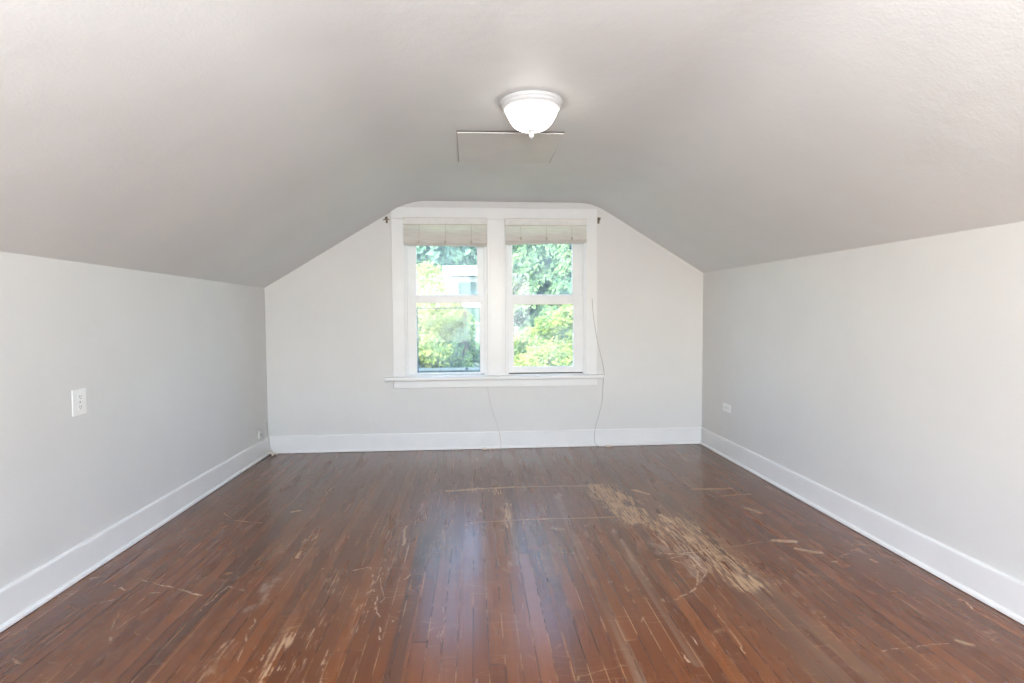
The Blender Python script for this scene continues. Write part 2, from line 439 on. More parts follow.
    ln = k.noise(k.scale(pos, (1.0, 0.35, 1)), 7, 4, 0.7)
    lite = k.ramp(ln.outputs[0], 0.47, 0.60)
    gc = k.mix(lite, (0.045, 0.016, 0.008, 1), (0.38, 0.20, 0.10, 1))
    c = k.mix(k.math('MULTIPLY', gap, 0.78), c, gc)
    # specks
    vo = k.n('ShaderNodeTexVoronoi', feature='F1'); k.l(P, vo.inputs['Vector']); vo.inputs['Scale'].default_value = 14
    vs = k.n('ShaderNodeSeparateColor'); k.l(vo.outputs['Color'], vs.inputs[0])
    spk = k.math('MULTIPLY', k.math('SUBTRACT', 1.0, k.ramp(vo.outputs['Distance'], 0.035, 0.075)), k.math('GREATER_THAN', vs.outputs[0], 0.72))
    c = k.mix(k.math('MULTIPLY', spk, 0.75), c, (0.50, 0.36, 0.24, 1))
    # random hairline scratches
    hz = None
    for ang, sc_, thr in ((0.5, 2.3, .9), (-0.35, 2.9, .9), (1.35, 1.7, .9)):
        mp = k.n('ShaderNodeMapping'); k.l(P, mp.inputs[0]); mp.inputs['Rotation'].default_value = (0, 0, ang); mp.inputs['Scale'].default_value = (1.0, 7.5, 1)
        vv = k.n('ShaderNodeTexVoronoi', feature='F1'); k.l(mp.outputs[0], vv.inputs['Vector']); vv.inputs['Scale'].default_value = sc_
        vc = k.n('ShaderNodeSeparateColor'); k.l(vv.outputs['Color'], vc.inputs[0])
        ed = k.n('ShaderNodeTexVoronoi', feature='DISTANCE_TO_EDGE'); k.l(mp.outputs[0], ed.inputs['Vector']); ed.inputs['Scale'].default_value = sc_
        m = k.math('MULTIPLY', k.math('SUBTRACT', 1.0, k.ramp(ed.outputs[0], 0.005, 0.022)), k.math('GREATER_THAN', vc.outputs[1], 0.80))
        hz = m if hz is None else k.math('MAXIMUM', hz, m)
    hz = k.math('MULTIPLY', hz, k.ramp(ln.outputs[0], 0.46, 0.6))
    c = k.mix(k.math('MULTIPLY', hz, 0.32), c, (0.50, 0.32, 0.19, 1))
    # the scratches the photograph shows
    acc = None
    for pl, hw, st in SCR:
        for a, b in zip(pl, pl[1:]):
            m, P = seg(P, a, b, hw * 0.4, hw * 1.0, st)
            acc = m if acc is None else k.math('MAXIMUM', acc, m)
    brk = k.noise(pos, 60, 3, 0.7)
    sm = k.math('MULTIPLY', acc, k.ramp(brk.outputs[0], 0.30, 0.52))
    c = k.mix(k.math('MULTIPLY', sm, 0.85), c, (0.58, 0.41, 0.26, 1))
    k.l(c, k.b.inputs['Base Color'])
    wear = k.math('MAXIMUM', k.math('MAXIMUM', tm, sm), k.math('MULTIPLY', gm, 0.5), True)
    rn = k.math('MULTIPLY', k.ramp(soft3.outputs[0], 0.3, 0.8), 0.06)
    k.l(k.math('ADD', k.math('ADD', 0.24, rn), k.math('MULTIPLY', wear, 0.30)), k.b.inputs['Roughness'])
    k.b.inputs['Specular IOR Level'].default_value = 0.42
    k.b.inputs['Coat Weight'].default_value = 0.22
    k.b.inputs['Coat Roughness'].default_value = 0.16
    h = k.math('ADD', k.math('MULTIPLY', gap, -0.0007), k.math('ADD', k.math('MULTIPLY', gr.outputs[0], 0.00003), k.math('MULTIPLY', rs.outputs[2], 0.0003)))
    wvn = k.noise(k.scale(pos, (1.0, 0.3, 1)), 11, 2)
    h = k.math('ADD', h, k.math('MULTIPLY', wvn.outputs[0], 0.0005))
    bp = k.n('ShaderNodeBump'); bp.inputs['Strength'].default_value = 0.4; bp.inputs['Distance'].default_value = 1.0
    k.l(h, bp.inputs['Height']); k.l(bp.outputs[0], k.b.inputs['Normal'])
    return k.m
M['floor'] = floor_mat()

def leafmat(name, c1, c2, transl=0.35, nscale=2.0):
    k = NT(name)
    tc = k.n('ShaderNodeTexCoord').outputs['Object']
    a = k.noise(tc, nscale, 4, 0.6)
    oi = k.n('ShaderNodeNewGeometry').outputs['Random Per Island']
    c = k.mix(k.ramp(a.outputs[0], 0.35, 0.65), c1 + (1,), c2 + (1,))
    c = k.mix(k.math('MULTIPLY', oi, 0.35), c, tuple(min(1, x * 1.5) for x in c2) + (1,))
    df = k.n('ShaderNodeBsdfDiffuse'); k.l(c, df.inputs[0])
    tr = k.n('ShaderNodeBsdfTranslucent'); k.l(c, tr.inputs[0])
    mx = k.n('ShaderNodeMixShader'); mx.inputs[0].default_value = transl
    k.l(df.outputs[0], mx.inputs[1]); k.l(tr.outputs[0], mx.inputs[2]); k.l(mx.outputs[0], k.o.inputs[0])
    k.t.nodes.remove(k.b)
    return k.m
M['maple'] = leafmat('maple_leaves', (0.22, 0.33, 0.08), (0.52, 0.54, 0.20), 0.45)
M['cedar'] = leafmat('cedar_fronds', (0.06, 0.14, 0.07), (0.24, 0.35, 0.15), 0.3)
M['blue'] = leafmat('blue_conifer_needles', (0.06, 0.13, 0.085), (0.18, 0.28, 0.17), 0.2)
M['bark'] = simple('bark', (0.16, 0.11, 0.08), 0.9, 0.3, 12, 0.5, 30)
M['siding'] = simple('white_siding', (0.62, 0.63, 0.64), 0.6, 0.02)
M['roof'] = simple('grey_shingles', (0.05, 0.055, 0.055), 0.9, 0.15, 12, spec=0.05)
M['hglass'] = simple('dark_window_glass', (0.09, 0.15, 0.12), 0.35, 0.4, 3, spec=0.15)
M['lawn'] = simple('lawn', (0.12, 0.20, 0.06), 0.9, 0.3, 3, 0.5, 60)

# ------------------------------------------------------------------ room shell
D0, SK = 5.4709, 0.0101
YF = -1.3
def XL(y): return -1.9545 - 0.0115 * (D0 - y)
def XR(y): return 2.2573 + 0.0105 * (D0 - y)
def bw(p):
    """back-wall frame: x along wall, y = distance INTO the room from wall face is negative, z up"""
    return Vector((p.x, D0 + SK * p.x + p.y, p.z))
def lw(p):   # left wall: p.x = distance from wall face into room, p.y along wall
    return Vector((XL(p.y) + p.x, p.y, p.z))
def rw(p):   # right wall: p.x = distance from wall face into room
    return Vector((XR(p.y) - p.x, p.y, p.z))

def profile(y):
    """ceiling cross-section at depth y, from left knee wall to right knee wall, soft creases"""
    t = (D0 - y)
    hl = 1.558 + 0.0062 * t; hr = 1.699 - 0.0066 * t
    a = Vector((XL(y), hl)); d = Vector((XR(y), hr))
    b = Vector((-0.605, 2.378)); c = Vector((1.150, 2.374))
    out = [a]
    def fil(p, q, r, s):
        u = (p - q).normalized() * s; w = (r - q).normalized() * s
        return [(q + u) * (1 - k / 12) ** 2 + q * 2 * (k / 12) * (1 - k / 12) + (q + w) * (k / 12) ** 2 for k in range(13)]
    s = 0.16 + 0.05 * max(0, min(1, t / 3))
    out += [a.lerp(b, 0.4)]
    out += fil(a, b, c, s) + fil(b, c, d, s)
    out += [d.lerp(c, 0.4), d]
    return out

ys = [D0 + 0.12] + [D0 - i * 0.45 for i in range(0, 16)]
ys[-1] = YF - 0.1
bm = bmesh.new()
rows = []
for y in ys:
    yy = y
    rows.append([bm.verts.new((p.x, yy, p.y)) for p in profile(y)])
for a, b in zip(rows, rows[1:]):
    for k in range(len(a) - 1): bm.faces.new((a[k], a[k + 1], b[k + 1], b[k]))
bmesh.ops.recalc_face_normals(bm, faces=bm.faces)
ext = bmesh.ops.extrude_face_region(bm, geom=list(bm.faces))
vs = [e for e in ext['geom'] if isinstance(e, bmesh.types.BMVert)]
bmesh.ops.translate(bm, verts=vs, vec=(0, 0, 0.14))
bmesh.ops.recalc_face_normals(bm, faces=bm.faces)
link('ceiling', bm, M['ceiling'], smooth=True, kind='structure', sharp=40)

def slab_side(name, fn, hfun, mat):
    bm = bmesh.new()
    vs = []
    for y in (YF - 0.1, D0 + 0.12):
        h = hfun(y)
        vs.append([bm.verts.new(fn(Vector(q))) for q in ((0, y, -0.12), (0, y, h), (-0.14, y, h + 0.10), (-0.14, y, -0.12))])
    a, b = vs
    for k in range(4): bm.faces.new((a[k], a[(k + 1) % 4], b[(k + 1) % 4], b[k]))
    bm.faces.new(a); bm.faces.new(b[::-1])
    bmesh.ops.recalc_face_normals(bm, faces=bm.faces)
    return link(name, bm, mat, kind='structure')
slab_side('wall_left', lw, lambda y: 1.558 + 0.0062 * (D0 - y) + 0.001, M['wall'])
slab_side('wall_right', rw, lambda y: 1.699 - 0.0066 * (D0 - y) + 0.001, M['wall'])

def gable(name, y, holes, f, mat, thick, ref):
    """end wall: section outline with rectangular openings, extruded"""
    bm = bmesh.new()
    pr = profile(ref)
    z_ = lambda p: p.y + 0.004
    outl = [Vector((XL(ref), 0, -0.12))] + [Vector((p.x, 0, z_(p))) for p in pr] + [Vector((XR(ref), 0, -0.12))]
    loops = [outl] + [[Vector((a, 0, c)), Vector((a, 0, d)), Vector((b, 0, d)), Vector((b, 0, c))] for a, b, c, d in holes]
    ed = []
    for lp in loops:
        v = [bm.verts.new(q) for q in lp]
        for i in range(len(v)): ed.append(bm.edges.new((v[i], v[(i + 1) % len(v)])))
    bmesh.ops.triangle_fill(bm, edges=ed, use_beauty=True)
    ext = bmesh.ops.extrude_face_region(bm, geom=list(bm.faces))
    vv = [e for e in ext['geom'] if isinstance(e, bmesh.types.BMVert)]
    bmesh.ops.translate(bm, verts=vv, vec=(0, thick, 0))
    for v in bm.verts: v.co = f(v.co.copy())
    bmesh.ops.recalc_face_normals(bm, faces=bm.faces)
    return link(name, bm, mat, kind='structure')
WZ0, WZ1 = 0.700, 2.212
gable('wall_back', D0, [(-0.667, 0.120, WZ0, WZ1), (0.298, 1.085, WZ0, WZ1)], bw, M['wall'], 0.16, D0)
gable('wall_front', YF, [(-1.15, 1.35, 0.70, 2.2)], lambda p: Vector((p.x, YF - p.y, p.z)), M['wall'], 0.1, YF)

bm = bmesh.new()
box(bm, XL(YF) - 0.05, XR(YF) + 0.05, YF - 0.1, D0 + 0.17, -0.12, 0.0)
link('floor', bm, M['floor'], kind='structure')

# rear window frame (behind the camera, seen only as the source of daylight)
bm = bmesh.new()
for a in ((-1.25, -1.15, .6, 2.3), (1.35, 1.45, .6, 2.3), (-1.15, 1.35, .6, .7), (-1.15, 1.35, 2.2, 2.3), (0.05, 0.15, .7, 2.2)):
    box(bm, a[0], a[1], YF + 0.0005, YF + 0.02, a[2], a[3], 0.003)
link('window_3', bm, M['trim'], kind='structure')

# baseboards: flat board with eased top and a quarter-round shoe
BH, BT = 0.165, 0.018
def board(name, f, y0, y1, axis):
    bm = bmesh.new()
    prof = [(0, 0.0), (BT, 0.0), (BT, BH - 0.012), (BT - 0.002, BH - 0.004), (BT - 0.006, BH - 0.001), (BT - 0.010, BH), (0, BH)]
    prof = [(a, b + 0.004 if b == 0 else b) for a, b in prof]
    ends = []
    for y in (y0, y1):
        ends.append([bm.verts.new(f(Vector((a, y, z)))) for a, z in prof])
    for k in range(len(prof)): bm.faces.new((ends[0][k], ends[0][(k + 1) % len(prof)], ends[1][(k + 1) % len(prof)], ends[1][k]))
    bm.faces.new(ends[0]); bm.faces.new(ends[1][::-1])
    bmesh.ops.recalc_face_normals(bm, faces=bm.faces)
    o = link(name, bm, M['trim'], kind='structure')
    bm = bmesh.new()
    pr = [(BT, 0.003), (BT + 0.014, 0.003)] + [(BT + 0.014 * math.cos(t), 0.008 + 0.016 * math.sin(t)) for t in (0.3, 0.7, 1.1, 1.57)]
    ends = []
    for y in (y0, y1): ends.append([bm.verts.new(f(Vector((a, y, z)))) for a, z in pr])
    for k in range(len(pr)): bm.faces.new((ends[0][k], ends[0][(k + 1) % len(pr)], ends[1][(k + 1) % len(pr)], ends[1][k]))
    bm.faces.new(ends[0]); bm.faces.new(ends[1][::-1])
    bmesh.ops.recalc_face_normals(bm, faces=bm.faces)
    link('shoe_moulding', bm, M['trim'], parent=o)
board('baseboard_left', lw, YF, D0 - BT - 0.012, 0)
board('baseboard_right', rw, YF, D0 - BT + 0.006, 0)
board('baseboard_back', lambda p: Vector((p.y, D0 + SK * p.y - p.x, p.z)), -1.953 , 2.256, 1)

# ------------------------------------------------------------------ twin window on the back wall
T = -0.020   # casing face, towards the room
trim = empty('trim_1', bw(Vector((0.206, 0, 0.6))), kind='structure')
bm = bmesh.new(); box(bm, -0.777, -0.662, T, 0, 0.712, 2.205, 0.003, bw); link('casing_board', bm, M['trim'], trim)
bm = bmesh.new(); box(bm, 1.080, 1.189, T, 0, 0.712, 2.205, 0.003, bw); link('casing_board', bm, M['trim'], trim)
bm = bmesh.new(); box(bm, -0.777, 1.189, T - 0.001, 0, 2.2055, 2.314, 0.003, bw); link('head_casing', bm, M['trim'], trim)
bm = bmesh.new(); box(bm, 0.124, 0.293, T, 0.0, 0.712, 2.205, 0.003, bw)
box(bm, 0.150, 0.268, T - 0.006, T, 0.712, 2.205, 0.002, bw); link('mullion_casing', bm, M['trim'], trim)
bm = bmesh.new()   # stool with rounded nose
pr = [(0.0, .674), (-.062, .674), (-.067, .678), (-.070, .684), (-.070, .702), (-.067, .708), (-.060, .712), (0.0, .712)]
e2 = []
for x in (-0.856, 1.249): e2.append([bm.verts.new(bw(Vector((x, a, z - 0.0)))) for a, z in pr])
for k in range(len(pr)): bm.faces.new((e2[0][k], e2[0][(k + 1) % len(pr)], e2[1][(k + 1) % len(pr)], e2[1][k]))
bm.faces.new(e2[0]); bm.faces.new(e2[1][::-1]); bmesh.ops.recalc_face_normals(bm, faces=bm.faces)
link('window_stool', bm, M['trim'], trim)
bm = bmesh.new(); box(bm, -0.777, 1.189, T, -0.0005, 0.600, 0.6735, 0.006, bw); link('apron', bm, M['trim'], trim)

def window(nm, x0, x1, ux0, ux1, lx0, lx1, lz0, lz1, raised):
    w = empty(nm, bw(Vector(((x0 + x1) / 2, 0, WZ0))), kind='structure')
    # jamb box lining the opening
    bm = bmesh.new()
    box(bm, x0, x0 + 0.012, 0.0005, 0.15, WZ0, WZ1, 0, bw); box(bm, x1 - 0.012, x1, 0.0005, 0.15, WZ0, WZ1, 0, bw)
    box(bm, x0 + 0.012, x1 - 0.012, 0.0005, 0.15, WZ1 - 0.012, WZ1, 0, bw)
    box(bm, x0 + 0.012, x1 - 0.012, 0.0005, 0.19, WZ0, WZ0 + 0.020, 0, bw)
    link('jamb', bm, M['sash'], w)
    bm = bmesh.new()   # inner stops
    box(bm, x0 + 0.012, x0 + 0.028, 0.002, 0.022, WZ0 + 0.021, WZ1 - 0.013, 0.003, bw)
    box(bm, x1 - 0.028, x1 - 0.012, 0.002, 0.022, WZ0 + 0.021, WZ1 - 0.013, 0.003, bw)
    link('stop_bead', bm, M['sash'], w)
    a, b = x0 + 0.013, x1 - 0.013
    # upper sash (outer track)
    bm = bmesh.new(); y0, y1 = 0.062, 0.096
    box(bm, a, ux0, y0, y1, 1.440, WZ1 - 0.014, 0.003, bw); box(bm, ux1, b, y0, y1, 1.440, WZ1 - 0.014, 0.003, bw)
    box(bm, ux0, ux1, y0, y1, 2.12, WZ1 - 0.014, 0.003, bw); box(bm, ux0, ux1, y0, y1, 1.440, 1.4945, 0.003, bw)
    us = link('upper_sash', bm, M['sash'], w)
    bm = bmesh.new(); box(bm, ux0 - 0.002, ux1 + 0.002, y0 + 0.014, y0 + 0.017, 1.4940, 2.122, 0, bw); link('pane', bm, M['glass'], us)
    # lower sash (inner track)
    bm = bmesh.new(); y0, y1 = 0.024, 0.060
    zb = 0.7315 if not raised else 0.7260
    box(bm, a, lx0, y0, y1, zb, 1.478, 0.003, bw); box(bm, lx1, b, y0, y1, zb, 1.478, 0.003, bw)
    box(bm, lx0, lx1, y0, y1, lz1, 1.478, 0.003, bw); box(bm, lx0, lx1, y0, y1, zb, lz0, 0.003, bw)
    ls = link('lower_sash', bm, M['sash'], w)
    bm = bmesh.new(); box(bm, lx0 - 0.002, lx1 + 0.002, y0 + 0.014, y0 + 0.017, lz0 - 0.001, lz1 + 0.001, 0, bw); link('pane', bm, M['glass'], ls)
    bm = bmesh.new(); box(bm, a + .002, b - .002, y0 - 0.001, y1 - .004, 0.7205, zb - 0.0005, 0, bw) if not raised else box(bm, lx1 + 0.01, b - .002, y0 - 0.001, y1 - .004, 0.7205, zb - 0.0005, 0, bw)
    link('shade_strip', bm, M['darkstrip'], ls)  # dark strip standing in for the shadow line beneath the sash
    # cam latch on the meeting rail
    cx = (lx0 + lx1) / 2
    bm = bmesh.new()
    box(bm, cx - 0.022, cx + 0.022, y0 - 0.006, y0 + 0.012, 1.4785, 1.484, 0.002, bw)
    box(bm, cx - 0.006, cx + 0.030, y0 - 0.010, y0 - 0.003, 1.484, 1.491, 0.002, bw)
    link('sash_latch', bm, M['sash'], w)
    return w, y0
w1, _ = window('window_1', -0.667, 0.120, -0.556, 0.026, -0.557, 0.050, 0.742, 1.410, True)
# dark framed storm screen outside the left lower sash
bm = bmesh.new()
s0, s1, sz0, sz1 = -0.5605, 0.0585, 0.745, 1.371
for q in ((s0, s0 + 0.012, sz0, sz1), (s1 - 0.014, s1, sz0, sz1), (s0 + .012, s1 - .014, sz1 - 0.014, sz1), (s0 + .012, s1 - .014, sz0, sz0 + 0.008)):
    box(bm, q[0], q[1], 0.100, 0.112, q[2], q[3], 0.001, bw)
sf = link('screen_frame', bm, M['darkmetal'], w1)
bm = bmesh.new(); box(bm, s0 + .013, s1 - .015, 0.099, 0.113, sz0 + 0.009, sz0 + 0.036, 0.002, bw); link('bottom_rail', bm, M['palemetal'], sf)
bm = bmesh.new(); box(bm, -0.095, -0.070, 0.090, 0.0985, sz0 + 0.004, sz0 + 0.040, 0.002, bw); link('screen_latch', bm, M['darkmetal'], sf)
bm = bmesh.new(); tube(bm, [bw(Vector((0.047, 0.098, 1.085))), bw(Vector((0.0, 0.096, 1.083))), bw(Vector((-0.012, 0.096, 1.06))), bw(Vector((-0.004, 0.096, 1.035))), bw(Vector((0.012, 0.096, 1.0)))], 0.0025, 6)
link('lift_handle', bm, M['darkmetal'], sf)
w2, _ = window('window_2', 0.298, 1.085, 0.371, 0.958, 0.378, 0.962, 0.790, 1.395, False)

# ------------------------------------------------------------------ roman blinds
def blind(x0, x1, ztop, zlow, sag, label):
    e = empty('roman_blind', bw(Vector(((x0 + x1) / 2, -0.03, ztop))), label, 'blind', 'blinds at the top of the twin window')
    bm = bmesh.new(); box(bm, x0, x1, -0.048, -0.0215, ztop - 0.066, ztop, 0.003, bw); hr = link('headrail', bm, M['valance'], e)
    bm = bmesh.new()
    for zz in (ztop - 0.0655, ztop - 0.004): box(bm, x0 - .001, x1 + .001, -0.0495, -0.0475, zz, zz + 0.0045, 0.0008, bw)
    link('rail_shade_line', bm, M['blindcord'], hr)  # brownish strips that paint thin shadow lines along both rail edges
    # the face cloth between rail and stack
    n = 28
    bm = bmesh.new()
    nx = 40
    def zoff(x, k):
        u = (x - x0) / (x1 - x0)
        return sag * (1 - u) * k - 0.006 * abs(math.sin(u * PI * 4)) * k
    # path of cloth: down behind the rail, then four stacked folds
    zt = ztop - 0.115
    path = [(-0.030, ztop - 0.060), (-0.030, ztop - 0.100), (-0.036, zt + 0.006), (-0.046, zt - 0.002), (-0.055, zt - 0.014), (-0.058, zt - 0.04)]
    for q, (yy, up) in enumerate(((-0.058, 0.024), (-0.050, 0.012), (-0.042, 0.0))):
        path += [(yy - 0.0005, zlow + up + 0.018), (yy, zlow + up + 0.005), (yy + 0.002, zlow + up), (yy + 0.004, zlow + up + 0.005), (yy + 0.005, zt - 0.03), (yy + 0.006, zt - 0.024), (yy + 0.007, zt - 0.03)]
    cols = []
    for i in range(nx + 1):
        x = x0 + 0.003 + (x1 - x0 - 0.006) * i / nx
        col_ = []
        for j, (y, z) in enumerate(path):
            k = max(0, (ztop - z) / (ztop - zlow))
            wob = 0.0015 * math.sin(x * 37 + j * 1.7)
            col_.append(bm.verts.new(bw(Vector((x, y + wob, z + zoff(x, k) + 0.0015 * math.sin(x * 23 + j))))))
        cols.append(col_)
    for a, b in zip(cols, cols[1:]):
        for j in range(len(path) - 1): bm.faces.new((a[j], b[j], b[j + 1], a[j + 1]))
    link('folded_cloth', bm, M['fabric'], e, smooth=True)
    for u in (0.19, 0.5, 0.81):
        x = x0 + (x1 - x0) * u
        bm = bmesh.new()
        tube(bm, [bw(Vector((x, -0.055, ztop - 0.072))), bw(Vector((x + 0.001, -0.068, ztop - 0.11))), bw(Vector((x, -0.0725, zlow + 0.05))), bw(Vector((x, -0.0715, zlow + 0.012)))], 0.0022, 6)
        box(bm, x - 0.010, x + 0.010, -0.074, -0.069, zlow + 0.022, zlow + 0.05, 0.002, bw)
        link('lift_cord', bm, M['blindcord'], e)
    return e
blind(-0.664, 0.124, 2.214, 1.946, 0.008, 'folded off-white woven blind over the left half of the window, above the dark-framed screen')
blind(0.294, 1.082, 2.212, 1.984, -0.020, 'folded off-white woven blind over the right half of the window, nearer the loose wall cord')

# ------------------------------------------------------------------ curtain brackets
def bracket(x, sgn, z, label):
    e = empty('curtain_rod_bracket', bw(Vector((x, 0, z))), label, 'bracket', 'rod brackets beside the window casing')
    bm = bmesh.new(); box(bm, x - 0.010, x + 0.010, -0.004, -0.0005, z - 0.030, z + 0.030, 0.0015, bw); link('back_plate', bm, M['bracket'], e)
    bm = bmesh.new()
    tube(bm, [bw(Vector(q)) for q in ((x, -0.004, z + 0.004), (x + 0.0 * sgn, -0.045, z + 0.004), (x, -0.060, z - 0.004), (x, -0.072, z + 0.002), (x, -0.075, z + 0.016))], 0.005, 8)
    link('hook_arm', bm, M['bracket'], e, smooth=True)
    return e
b1 = bracket(-0.820, 1, 2.196, 'small dark metal curtain bracket on the wall left of the window casing')
bm = bmesh.new(); tube(bm, [bw(Vector((-0.848, -0.030, 2.190))), bw(Vector((-0.822, -0.036, 2.200))), bw(Vector((-0.788, -0.030, 2.194)))], 0.005, 8); link('clamp_screw', bm, M['bracket'], b1)
bracket(1.204, -1, 2.205, 'small dark metal curtain bracket tight against the right edge of the window casing')

# ------------------------------------------------------------------ ceiling lamp
LX, LY = 0.296, 2.915
lamp = empty('ceiling_light', (LX, LY, 2.376), 'round flush ceiling light, lit, with frosted white glass bowl and small finial', 'ceiling light')
bm = bmesh.new()
lathe(bm, [(0.001, 2.3745), (0.156, 2.3745), (0.160, 2.370), (0.160, 2.358), (0.155, 2.353), (0.154, 2.344), (0.149, 2.339), (0.144, 2.334), (0.134, 2.333), (0.130, 2.345), (0.001, 2.345)], LX, LY)
link('mounting_pan', bm, M['pan'], lamp, smooth=True, sharp=35)
bm = bmesh.new()
pf = [(0.133, 2.340), (0.133, 2.330), (0.128, 2.315), (0.121, 2.300), (0.112, 2.283), (0.102, 2.267), (0.089, 2.253), (0.072, 2.242), (0.050, 2.237), (0.025, 2.235), (0.001, 2.235)]
lathe(bm, pf, LX, LY)
link('glass_bowl', bm, M['lampglass'], lamp, smooth=True)
bm = bmesh.new()
lathe(bm, [(0.001, 2.2345), (0.020, 2.2345), (0.020, 2.229), (0.010, 2.225), (0.008, 2.218), (0.013, 2.208), (0.012, 2.198), (0.006, 2.192), (0.001, 2.191)], LX, LY, 20)
link('finial', bm, M['pan'], lamp, smooth=True, sharp=40)

# ------------------------------------------------------------------ attic access panel
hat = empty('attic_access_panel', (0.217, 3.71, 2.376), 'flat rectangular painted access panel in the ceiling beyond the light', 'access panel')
def quadslab(pts, z0, z1, tilt=0.0):
    bm = bmesh.new()
    lo = [bm.verts.new((x, y, z0)) for x, y in pts]; hi = [bm.verts.new((x, y, z1)) for x, y in pts]
    bm.faces.new(lo[::-1]); bm.faces.new(hi)
    for k in range(4): bm.faces.new((lo[k], lo[(k + 1) % 4], hi[(k + 1) % 4], hi[k]))
    bmesh.ops.bevel(bm, geom=list(bm.edges), offset=0.0012, segments=2, affect='EDGES')
    y0_ = pts[0][1]; y1_ = pts[2][1]
    for v in bm.verts: v.co.z += tilt * (v.co.y - y0_) / (y1_ - y0_)
    bmesh.ops.recalc_face_normals(bm, faces=bm.faces)
    return bm
link('panel_board', quadslab([(-0.094, 3.372), (0.533, 3.364), (0.534, 4.044), (-0.099, 4.047)], 2.3585, 2.3640, 0.0085), M['panel'], hat)
link('edge_shade_line', quadslab([(-0.098, 3.374), (0.538, 3.366), (0.542, 4.062), (-0.106, 4.065)], 2.3728, 2.3750), M['panelshade'], hat)  # grey border standing in for the shaded gap between panel and ceiling

# ------------------------------------------------------------------ outlets
def outlet(name, f, yc, zc, w, h, vertical, label):
    """duplex receptacle plate; a along wall, b up"""
    e = empty(name, f(Vector((0, yc, zc))), label, 'outlet')
    bm = bmesh.new(); box(bm, 0.0005, 0.007, yc - w / 2, yc + w / 2, zc - h / 2, zc + h / 2, 0.003, f); link('cover_plate', bm, M['plastic'], e)
    L = h if vertical else w
    for s in (-1, 1):
        o = s * L * 0.20
        cy, cz = (yc, zc + o) if vertical else (yc + o, zc)
        bm = bmesh.new(); box(bm, 0.007, 0.0095, cy - 0.017, cy + 0.017, cz - 0.015, cz + 0.015, 0.001, f)
        so = link('socket_face', bm, M['plastic'], e)
        bm = bmesh.new()
        for d in (-0.006, 0.006):
            if vertical: box(bm, 0.0096, 0.0100, cy + d - 0.0012, cy + d + 0.0012, cz - 0.002, cz + 0.007, 0, f)
            else: box(bm, 0.0096, 0.0100, cy - 0.002, cy + 0.007, cz + d - 0.0012, cz + d + 0.0012, 0, f)
        if vertical: box(bm, 0.0096, 0.0100, cy - 0.002, cy + 0.002, cz - 0.010, cz - 0.006, 0, f)
        else: box(bm, 0.0096, 0.0100, cy - 0.010, cy - 0.006, cz - 0.002, cz + 0.002, 0, f)
        link('slots', bm, M['slot'], so)
    bm = bmesh.new(); box(bm, 0.007, 0.0085, yc - 0.003, yc + 0.003, zc - 0.003, zc + 0.003, 0.0008, f); link('screw', bm, M['slot'], e)
    return e
outlet('wall_outlet', lw, 2.960, 0.873, 0.100, 0.130, True, 'white upright duplex outlet on the left knee wall')
outlet('wall_outlet', rw, 4.935, 0.449, 0.160, 0.072, False, 'small white sideways outlet low on the right knee wall')

# ------------------------------------------------------------------ cords and cables
def wire(name, pts, r, mat, label, cat='cord', group=None):
    bm = bmesh.new(); sp = spline(pts, 8); tube(bm, sp, r, 8)
    o = link(name, bm, mat, smooth=True); tag(o, label, cat, group); setorigin(o, pts[-1]); return o
B = lambda x, d, z: bw(Vector((x, d, z)))
wire('loose_cord', [B(1.139, -0.023, 1.45), B(1.150, -0.024, 1.30), B(1.168, -0.024, 1.17), B(1.190, -0.0255, 1.05), B(1.225, -0.02, .90), B(1.2535, -0.03, .76), B(1.2545, -0.04, .70),
                    B(1.2505, -0.012, .60), B(1.246, -0.006, .46), B(1.215, -0.006, .32), B(1.183, -0.010, .212), B(1.166, -0.026, .14), B(1.163, -0.036, .06), B(1.178, -0.042, .022), B(1.205, -0.044, .0045), B(1.25, -0.046, .0040), B(1.285, -0.044, .0040)],
     0.0026, M['cord'], 'thin grey cord hanging down the right side of the window to the floor')
wire('loose_cord', [B(0.118, -0.028, 0.596), B(0.122, -0.006, .57), B(0.132, -0.005, .50), B(0.150, -0.005, .42), B(0.178, -0.005, .33), B(0.205, -0.008, .25), B(0.228, -0.024, .165), B(0.240, -0.030, .08), B(0.243, -0.040, .022), B(0.225, -0.055, .0035), B(0.17, -0.05, .0033), B(0.10, -0.048, .0033)],
     0.0023, M['palecord'], 'faint pale cord running down the wall below the middle of the window')
for x, lab in ((1.292, 'tiny whitish plug on the floor at the end of the grey cord'), (0.085, 'tiny whitish plug on the floor at the end of the pale cord')):
    bm = bmesh.new()
    box(bm, x - 0.022, x + 0.022, -0.062, -0.036, 0.0, 0.018, 0.005, bw)
    box(bm, x + 0.020, x + 0.040, -0.056, -0.043, 0.002, 0.011, 0.003, bw)
    o = link('cord_end_plug', bm, M['drywood'], smooth=True, sharp=50); tag(o, lab, 'plug', 'plugs on the ends of the wall cords'); setorigin(o, B(x, -0.05, 0))

